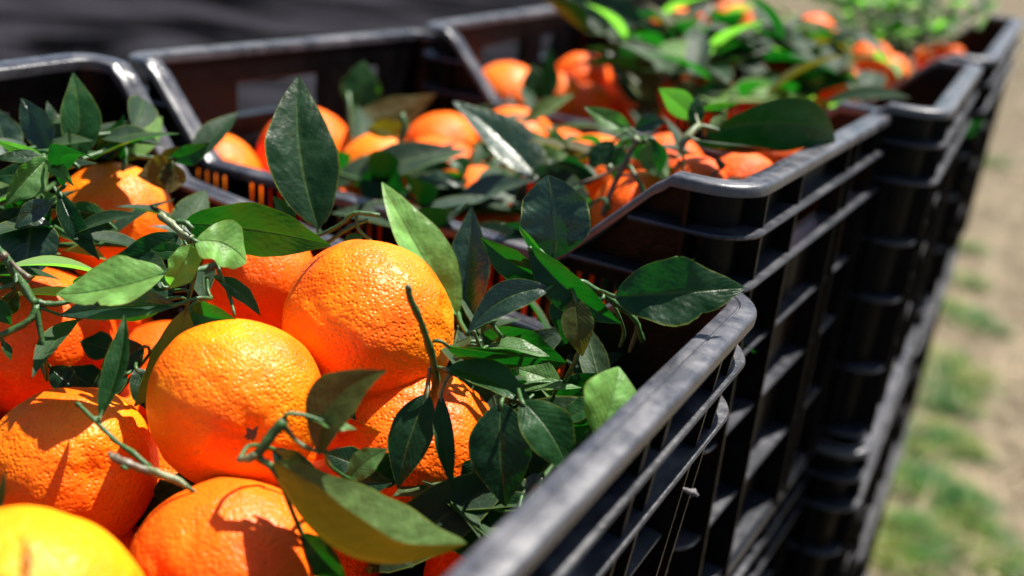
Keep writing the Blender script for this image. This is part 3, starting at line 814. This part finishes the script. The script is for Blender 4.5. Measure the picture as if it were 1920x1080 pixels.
sprig('small sprig standing against the slanting crate end at upper left',
      [[(230, 320, .51, 4), (235, 290, .515, 4), (232, 262, .52, 4)], [(318, 345, .505, 4), (322, 312, .50, 4), (320, 298, .50, 4)]],
      [(180, 290, 234, 218, 36, .52, 0, 40, 24, -.05, .05, 'm'), (236, 310, 231, 215, 30, .515, 0, -50, 24, 0, .05, 'm'), (205, 300, 190, 262, 30, .53, 0, 0, 10, 0, .05, 's'),
       (322, 298, 392, 268, 40, .49, 0, 10, 20, .06, .06, 'd'), (322, 300, 258, 330, 66, .50, 0, 190, 10, .16, .08, 'o'), (322, 305, 318, 362, 50, .50, 0, 180, 10, .06, .05, 'o')])
# --- tall leaves behind the centre orange
sprig('sprig with the tall upright dark leaf standing before the second crate',
      [[(545, 445, .47, 4), (600, 440, .468, 5), (640, 420, .466, 5), (665, 400, .465, 5), (712, 404, .465, 5)], [(598, 442, .468, 5), (597, 420, .47, 5)], [(668, 400, .465, 4), (672, 430, .465, 3.5), (700, 455, .466, 3)], [(610, 458, .468, 5), (650, 430, .466, 5), (690, 412, .466, 4)]],
      [(597, 428, 560, 142, 142, .468, .012, 12, 22, -.06, .03, 'd', dict(wave=.25)),
       (540, 430, 512, 368, 42, .475, 0, 30, 20, .1, .05, 'm'), (545, 430, 552, 372, 22, .473, 0, -30, 20, 0, .05, 'm'),
       (680, 440, 640, 470, 30, .465, 0, 30, 20, 0, .05, 'm')])
sprig('pair of broad pointed leaves rising right behind the centre orange, one pale and one silvery',
      [[(878, 628, .45, 5), (862, 600, .465, 5), (858, 575, .475, 5)]],
      [(858, 592, 716, 342, 124, .47, .008, 34, 42, -.04, .04, 'b', dict(wave=.25)),
       (868, 618, 884, 389, 98, .475, .006, -12, 34, .02, .03, 's', dict(wave=.2))])
# --- right hand cluster over the crate end
sprig('dark branch at the far right corner of the foreground crate, broad leaf on rim',
      [[(1205, 640, .43, 6), (1190, 600, .425, 6), (1150, 566, .42, 7), (1110, 540, .415, 7), (1085, 528, .412, 6), (1040, 540, .41, 4)], ['b', (1175, 570, .42, 5), (1195, 610, .43, 5), (1180, 660, .44, 4)],
       [(1040, 485, .43, 5), (1045, 510, .425, 5), (1070, 530, .415, 5)], [(1150, 570, .425, 4), (1170, 620, .43, 4), (1162, 650, .435, 4)]],
      [(1040, 484, 1028, 328, 138, .432, -.004, 6, 14, .03, .06, 's', dict(tip=-.6, wave=.45)),
       (1018, 524, 901, 446, 66, .412, -.005, -20, 34, -.02, .06, 'd'),
       (992, 464, 1164, 607, 82, .405, .004, 18, 32, .05, .05, 'd', dict(wave=.35)),
       (1020, 478, 974, 423, 22, .408, 0, -40, 30, 0, .05, 'm'),
       (1030, 540, 877, 624, 66, .402, -.004, 12, 24, .12, .04, 's', dict(wave=.2)),
       (1078, 558, 1092, 668, 62, .402, .0, -6, 14, .02, .06, 'o', dict(wave=.2)),
       (1056, 540, 1060, 645, 72, .412, .0, 20, 14, -.1, .06, 'd'),
       (1152, 556, 1396, 540, 132, .405, -.004, -10, 20, .02, .10, 'd', dict(wave=.5, tear=.2)),
       (1262, 486, 1302, 484, 22, .405, .004, 20, 30, .2, .1, 'm'),
       (1130, 560, 1075, 600, 40, .415, 0, 20, 20, 0, .05, 'd')])
lone('bright yellow-green leaf lit by the sun, leaning on the inner side of the right rim', 1122, 820, 1160, 688, 150, .372, .01, 28, 24, -.02, .08, 'b', wave=.2)
sprig('cluster of shaded translucent leaves beside the right rim, patched with sunlight',
      [[(1000, 740, .41, 4), (985, 752, .408, 5), (960, 752, .408, 5), (940, 756, .409, 4)], [(1130, 760, .40, 4), (1105, 800, .395, 4), (1040, 870, .385, 5), (1010, 905, .38, 5)]],
      [(978, 752, 1068, 892, 96, .385, -.008, -8, 14, -.07, .06, 'm', dict(wave=.3)),
       (940, 755, 948, 950, 122, .395, -.006, 8, 12, .02, .05, 'd', dict(wave=.2)),
       (1128, 757, 1036, 796, 56, .39, 0, 38, 26, -.05, .08, 'm', dict(wave=.6)),
       (1112, 795, 1052, 800, 60, .392, 0, -20, 24, 0, .08, 'm', dict(wave=.6)),
       (1040, 868, 1090, 830, 40, .39, 0, 30, 24, 0, .08, 's'),
       (1015, 890, 985, 930, 34, .378, 0, 30, 24, 0, .08, 's'),
       (1130, 810, 1060, 850, 46, .395, 0, -30, 24, 0, .08, 'd')])
sprig('broad shaded leaves on stalks behind the stemmed orange, below the low crate end',
      [[(872, 626, .43, 5), (900, 610, .435, 6), (930, 600, .44, 5)], [(888, 620, .43, 4), (898, 645, .432, 4), (905, 665, .434, 4)], [(918, 605, .44, 5), (932, 620, .44, 5), (940, 630, .44, 4)]],
      [(905, 628, 1062, 680, 96, .455, 0, 14, 14, .04, .05, 'm'), (915, 650, 1030, 668, 50, .44, 0, -45, 20, .0, .05, 'l'),
       (870, 655, 905, 690, 30, .435, 0, -30, 20, 0, .05, 'm'), (930, 700, 1055, 745, 90, .46, 0, 10, 14, 0, .05, 'd')])
lone('dull grey-green leaf lying flat in shade above the bottom edge, left of the rim', 985, 938, 830, 944, 44, .405, 0, 20, 12, -.03, .03, 's')
lone('dark leaf wedged under the big folded leaf at the bottom', 690, 1010, 560, 960, 70, .41, 0, 20, 12, 0, .05, 'd')
lone('dark blurred leaf cutting into the left edge beside the lower left orange', -30, 1010, 8, 880, 40, .33, 0, 60, 10, 0, .05, 'd')
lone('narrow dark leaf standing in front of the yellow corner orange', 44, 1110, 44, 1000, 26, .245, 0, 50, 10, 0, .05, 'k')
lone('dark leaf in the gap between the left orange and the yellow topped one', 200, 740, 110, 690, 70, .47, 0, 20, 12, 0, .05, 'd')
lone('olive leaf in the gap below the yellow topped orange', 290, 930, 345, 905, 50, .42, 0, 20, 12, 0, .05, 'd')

# --- second crate
GB = 'blurred sprigs in the second crate'
sprig('large dark leaf slanting down across the second crate with a pale lit edge', [[(1070, 372, .58, 5), (1040, 366, .59, 5), (1010, 350, .60, 5)]],
      [(1030, 362, 850, 190, 118, .60, .02, 42, 34, .02, .03, 's', dict(wave=.15)), (1040, 300, 985, 240, 50, .62, 0, -150, 18, 0, .08, 'l'),
       (1008, 318, 962, 238, 44, .62, 0, 150, 20, 0, .06, 'l'), (1048, 308, 1040, 240, 56, .615, 0, -160, 16, 0, .08, 'l'),
       (1000, 318, 1090, 322, 34, .60, 0, -20, 18, .05, .05, 'l'), (1120, 335, 1000, 345, 60, .60, 0, 30, 18, .08, .05, 'd'), (975, 420, 1100, 325, 50, .60, 0, 30, 18, .18, .05, 'm')], GB)
sprig('orange-brown glowing leaf and green leaf against the dark far end of the second crate', [[(660, 260, .74, 5), (655, 200, .745, 5), (652, 175, .75, 6)]],
      [(662, 226, 818, 176, 62, .745, .02, 170, 10, -.05, .05, 'o'), (670, 210, 682, 114, 76, .755, 0, 10, 10, 0, .05, 'm')], GB)
sprig('thin dark hooked twig standing up in the second crate', [[(748, 325, .66, 6), (750, 270, .66, 6), (760, 240, .66, 7), (752, 214, .66, 8)]],
      [(690, 245, 770, 240, 40, .67, 0, 20, 10, -.05, .05, 'o')], GB)
sprig('dark arching leaves low in the second crate right of the tall leaf', [[(640, 380, .62, 5), (700, 375, .62, 5), (760, 372, .62, 4)]],
      [(675, 335, 765, 372, 84, .62, 0, 10, 16, -.10, .05, 'd'), (775, 352, 868, 352, 36, .62, 0, -35, 20, -.16, .06, 's'), (700, 350, 720, 290, 50, .64, 0, 30, 10, 0, .05, 'o'),
       (800, 330, 862, 360, 40, .64, 0, 30, 30, .2, .05, 'm'), (845, 300, 872, 330, 44, .63, 0, -30, 30, -.2, .05, 'm'), (850, 350, 830, 400, 40, .62, 0, 30, 10, 0, .05, 'd'), (650, 390, 560, 400, 60, .6, 0, 20, 10, 0, .05, 'd')], GB)
sprig('budding branch with a white shining leaf in the right of the second crate',
      [['b', (1130, 405, .56, 6), (1150, 350, .56, 6), (1180, 290, .555, 6), (1195, 262, .555, 7)], ['g', (1180, 310, .555, 5), (1200, 345, .55, 5), (1208, 370, .55, 6)], ['b', (1085, 345, .56, 4), (1140, 325, .56, 4), (1180, 300, .555, 4)], ['p', (1140, 310, .55, 7), (1145, 318, .55, 8)], ['p', (1186, 258, .55, 9), (1200, 268, .55, 10)], ['g', (1135, 372, .55, 6), (1142, 395, .55, 6)]],
      [(1184, 243, 1096, 200, 42, .555, 0, 20, 24, -.05, .06, 'l'), (1210, 262, 1252, 338, 60, .548, 0, 160, 22, .02, .08, 'l', dict(wave=.1)),
       (1228, 262, 1236, 330, 34, .55, 0, 40, 20, -.2, .05, 'd'), (1190, 243, 1250, 230, 36, .56, 0, 0, 20, -.12, .05, 's'), (1195, 258, 1235, 300, 60, .57, 0, 30, 10, 0, .05, 'd'),
       (1150, 265, 1105, 320, 50, .58, 0, 30, 20, 0, .05, 'd'), (1112, 380, 1090, 384, 24, .55, 0, 0, 20, 0, .05, 'l'), (1165, 275, 1150, 335, 50, .575, 0, 30, 20, 0, .05, 'm')], GB)
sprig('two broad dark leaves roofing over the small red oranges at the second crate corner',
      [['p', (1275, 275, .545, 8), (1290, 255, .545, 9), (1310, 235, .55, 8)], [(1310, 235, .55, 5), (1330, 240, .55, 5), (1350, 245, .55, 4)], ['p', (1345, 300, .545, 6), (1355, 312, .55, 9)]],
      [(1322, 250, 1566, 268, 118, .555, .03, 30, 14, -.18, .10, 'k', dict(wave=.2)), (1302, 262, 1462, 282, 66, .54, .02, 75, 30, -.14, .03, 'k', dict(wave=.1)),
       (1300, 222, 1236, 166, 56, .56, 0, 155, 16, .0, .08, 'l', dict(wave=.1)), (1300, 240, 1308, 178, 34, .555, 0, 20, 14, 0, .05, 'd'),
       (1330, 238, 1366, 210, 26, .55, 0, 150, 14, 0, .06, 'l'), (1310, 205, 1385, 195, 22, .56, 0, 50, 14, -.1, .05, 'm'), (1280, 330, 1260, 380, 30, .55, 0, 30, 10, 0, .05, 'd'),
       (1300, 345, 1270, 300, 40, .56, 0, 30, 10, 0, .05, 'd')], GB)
# --- third and fourth crates
GC = 'blurred sprigs in the third crate'
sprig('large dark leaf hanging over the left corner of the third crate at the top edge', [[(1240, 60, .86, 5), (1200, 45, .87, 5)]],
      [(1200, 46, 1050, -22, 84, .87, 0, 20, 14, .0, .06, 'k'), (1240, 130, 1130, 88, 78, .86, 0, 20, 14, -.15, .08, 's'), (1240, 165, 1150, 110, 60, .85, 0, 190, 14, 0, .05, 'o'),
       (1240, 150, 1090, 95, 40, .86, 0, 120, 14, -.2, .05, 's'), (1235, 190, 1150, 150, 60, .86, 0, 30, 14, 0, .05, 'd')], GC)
sprig('upright green leaf blade beside the small bright orange of the third crate', [[(1020, 195, .84, 6), (1020, 180, .84, 5)]],
      [(1022, 192, 1030, 88, 46, .84, 0, 40, 20, 0, .04, 'm'), (1000, 190, 1000, 120, 50, .86, 0, 20, 20, 0, .04, 'd')], GC)
sprig('dark branch leaning across the top of the third crate with an upright leaf', [['b', (1240, 130, .88, 7), (1290, 80, .9, 7), (1335, 10, .92, 6)]],
      [(1262, 100, 1460, 100, 44, .90, 0, -30, 20, -.05, .05, 'm'), (1380, 80, 1570, 112, 50, .92, 0, 20, 20, -.08, .05, 'k'), (1300, 60, 1180, 90, 60, .92, 0, 20, 20, 0, .05, 'd'),
       (1330, 20, 1400, 75, 50, .96, 0, 30, 20, 0, .05, 'm'), (1560, 112, 1612, 182, 34, .88, 0, -35, 24, 0, .05, 'l'), (1470, 160, 1548, 138, 42, .88, 0, 0, 20, -.1, .05, 'l'),
       (1500, 40, 1572, 62, 50, .98, 0, 160, 20, -.14, .05, 'l'), (1440, 80, 1560, 95, 34, .95, 0, -20, 20, 0, .05, 'l'), (1280, 112, 1372, 140, 56, .86, 0, 10, 14, -.1, .08, 's')], GC)
sprig('lit olive-green leaf near the front right of the third crate', [[(1420, 200, .82, 5), (1450, 190, .82, 5)]],
      [(1492, 205, 1440, 130, 60, .83, 0, 195, 20, .08, .05, 'l'), (1400, 150, 1490, 200, 60, .84, 0, 190, 20, .08, .05, 'm'), (1240, 215, 1165, 130, 46, .82, 0, 60, 20, -.1, .05, 'o'), (1380, 200, 1290, 170, 70, .84, 0, 20, 20, 0, .05, 'd'),
       (1530, 190, 1470, 140, 60, .86, 0, 20, 20, 0, .05, 'd'), (1240, 200, 1180, 215, 50, .82, 0, -20, 20, 0, .05, 's'), (1300, 150, 1270, 200, 50, .82, 0, 30, 20, 0, .05, 'o')], GC)
# scattered sprigs filling the heaps of the far crates
def filler(cr, n, label, group, seed, zr=(-.03, .012), xr=(-.15, .14), yr=(-.12, .13), lw=(.018, .028), ll=(.05, .075), mats='ddmdmosld', at=None):
    rnd = random.Random(seed)
    for q in range(n):
        c = P(*at[q]) if at else CM[cr] @ Vector((rnd.uniform(*xr), rnd.uniform(*yr), CH+rnd.uniform(*zr)))
        root = empty('sprig', c); lc = CM[cr].inverted() @ c
        side_ = ['far left', 'left', 'middle', 'right', 'far right'][min(4, int((lc.x+.17)/.068))]; row_ = ['front', 'near middle', 'far middle', 'back'][min(3, max(0, int((lc.y+.13)/.065)))]
        mood = ['drooping', 'upturned', 'sparse', 'tangled', 'short', 'spread', 'leaning', 'half buried', 'flattened', 'bushy', 'thin', 'crossed', 'twisted', 'loose', 'ragged', 'curling', 'compact', 'one sided', 'bent', 'narrow', 'wide', 'low', 'raised', 'slanting', 'straggly', 'dense'][q % 26]+(' larger' if q >= 26 else '')
        tag(root, '%s %s, %s, %s' % (mood, label, side_, row_), 'sprig', group)
        a = rnd.uniform(0, 6.28); dr_ = Vector((math.cos(a), math.sin(a), rnd.uniform(-.1, .4)))*.04
        V, F = tube([-dr_, dr_*.1+Vector((0, 0, .003)), dr_], [.0016, .0013, .0009], 6); mesh_obj('twig', V, F, TW['g'], root)
        for k in range(6):
            b = dr_*(k/5*2-1); an = a+(1 if k % 2 else -1)*rnd.uniform(.5, 1.3)
            L = rnd.uniform(*ll); W_ = rnd.uniform(*lw)
            v = Vector((math.cos(an), math.sin(an), rnd.uniform(-.2, .7))).normalized()
            side = v.cross(Vector((rnd.uniform(-.5, .5), rnd.uniform(-.5, .5), 1))).normalized(); nn = side.cross(v)
            VV = []; UU = []; FF = []
            for i in range(11):
                t = i/10; hw = max(.0003, W_/2*leafshape(t))
                cc = b+v*L*t+nn*(.06*L*4*t*(1-t))
                for j in range(-2, 3):
                    s = j/2; VV.append(cc+side*hw*s*.95+nn*(abs(s)*hw*.35)); UU.append((t, .5+s/2))
            for i in range(10):
                for j in range(4): z = i*5+j; FF.append((z, z+1, z+6, z+5)[::-1])
            mesh_obj('leaf', VV, FF, LEAF[rnd.choice(mats)], root, uv=UU)
filler(2, 24, 'blurred leafy sprig on the third crate heap', 'leafy sprigs filling the third crate', 11, xr=(-.08, .10), zr=(-.035, .0), mats='dkmkbdo')
_r4 = random.Random(31)
AT4 = [(_r4.uniform(1540, 1780), _r4.uniform(-15, 95), _r4.uniform(1.17, 1.36)) for _ in range(44)]
filler(3, 44, 'fine bright green foliage on the farthest crate', 'foliage heaped on the farthest crate', 12, lw=(.008, .014), ll=(.026, .044), mats='mbmmbdb', at=AT4)
filler(1, 12, 'dark sprig low in the second crate', 'dark sprigs between the oranges of the second crate', 14, zr=(-.085, -.06), xr=(-.12, .15), mats='dddkks')
filler(0, 3, 'dark sprig in the foreground crate', 'dark sprigs in the shade of the foreground heap', 15, zr=(-.095, -.08), xr=(.02, .12), yr=(.05, .11), mats='dddm')
lone('small green leaf stuck to the outside of the third crate, by its right corner', 1795, 250, 1848, 228, 28, .95, 0, 20, 20, 0, .05, 'm')
# white web-like fluff caught on the crate wall
V, F = tube([P(1281, 915, .385), P(1290, 921, .385), P(1301, 924, .385), P(1309, 930, .385)], [.0004, .0011, .0013, .0005], 10, wob=1.2)
m_, nt_, b_ = newmat('white_fluff'); b_.inputs['Base Color'].default_value = (.22, .20, .21, 1); b_.inputs['Roughness'].default_value = 1
nt_.links.new(bump(nt_, noi(nt_, N(nt_, 'ShaderNodeTexCoord').outputs['Object'], 1500, 4, .8), .001, 1), b_.inputs['Normal'])
tag(mesh_obj('lint', V, F, m_), 'bit of whitish fluff caught below the ledge of the foreground crate', 'lint')

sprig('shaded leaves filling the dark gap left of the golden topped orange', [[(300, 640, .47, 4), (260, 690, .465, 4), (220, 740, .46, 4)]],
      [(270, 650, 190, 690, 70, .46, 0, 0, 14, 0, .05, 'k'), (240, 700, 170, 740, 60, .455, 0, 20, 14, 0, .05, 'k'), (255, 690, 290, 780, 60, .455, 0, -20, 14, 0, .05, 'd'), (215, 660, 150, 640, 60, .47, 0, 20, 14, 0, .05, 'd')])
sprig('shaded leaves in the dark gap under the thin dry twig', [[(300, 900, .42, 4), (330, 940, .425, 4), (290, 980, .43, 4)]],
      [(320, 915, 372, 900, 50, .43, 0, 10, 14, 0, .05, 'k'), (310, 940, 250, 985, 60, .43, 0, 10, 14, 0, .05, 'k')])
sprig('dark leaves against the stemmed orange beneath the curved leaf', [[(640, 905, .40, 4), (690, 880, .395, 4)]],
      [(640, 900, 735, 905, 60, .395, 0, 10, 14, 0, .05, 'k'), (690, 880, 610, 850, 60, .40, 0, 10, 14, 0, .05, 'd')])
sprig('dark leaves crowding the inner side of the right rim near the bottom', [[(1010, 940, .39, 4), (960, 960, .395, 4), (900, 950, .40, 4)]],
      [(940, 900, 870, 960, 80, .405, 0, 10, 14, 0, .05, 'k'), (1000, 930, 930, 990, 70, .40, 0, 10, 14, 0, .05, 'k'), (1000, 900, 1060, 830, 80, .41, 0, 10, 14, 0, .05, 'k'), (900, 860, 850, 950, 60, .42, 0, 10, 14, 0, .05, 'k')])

rq = random.Random(77)
filler(0, 9, 'small leafy sprig in the left corner of the foreground crate', 'small sprigs crowding the left of the foreground crate', 21, lw=(.010, .017), ll=(.026, .042), mats='dmmldkbs',
       at=[(rq.uniform(-20, 120), rq.uniform(250, 520), rq.uniform(.47, .52)) for _ in range(5)]+[(210, 300, .54), (255, 480, .46), (300, 540, .455), (150, 470, .48)])
filler(0, 7, 'small leafy sprig beside the right wall of the foreground crate', 'small sprigs by the right wall of the foreground crate', 22, lw=(.010, .018), ll=(.028, .045), mats='dmkmdlb',
       at=[(905, 690, .47), (985, 700, .47), (1060, 790, .455), (1100, 850, .45), (960, 860, .44), (1010, 650, .48), (900, 900, .44)])
filler(1, 9, 'small sprig near the top of the second crate heap', 'small sprigs on top of the second crate heap', 23, lw=(.010, .018), ll=(.028, .045), mats='dmkmdlos',
       at=[(700, 330, .67), (780, 330, .66), (870, 370, .63), (960, 260, .70), (1040, 270, .68), (1120, 300, .62), (1200, 330, .60), (640, 350, .70), (1250, 300, .60)])
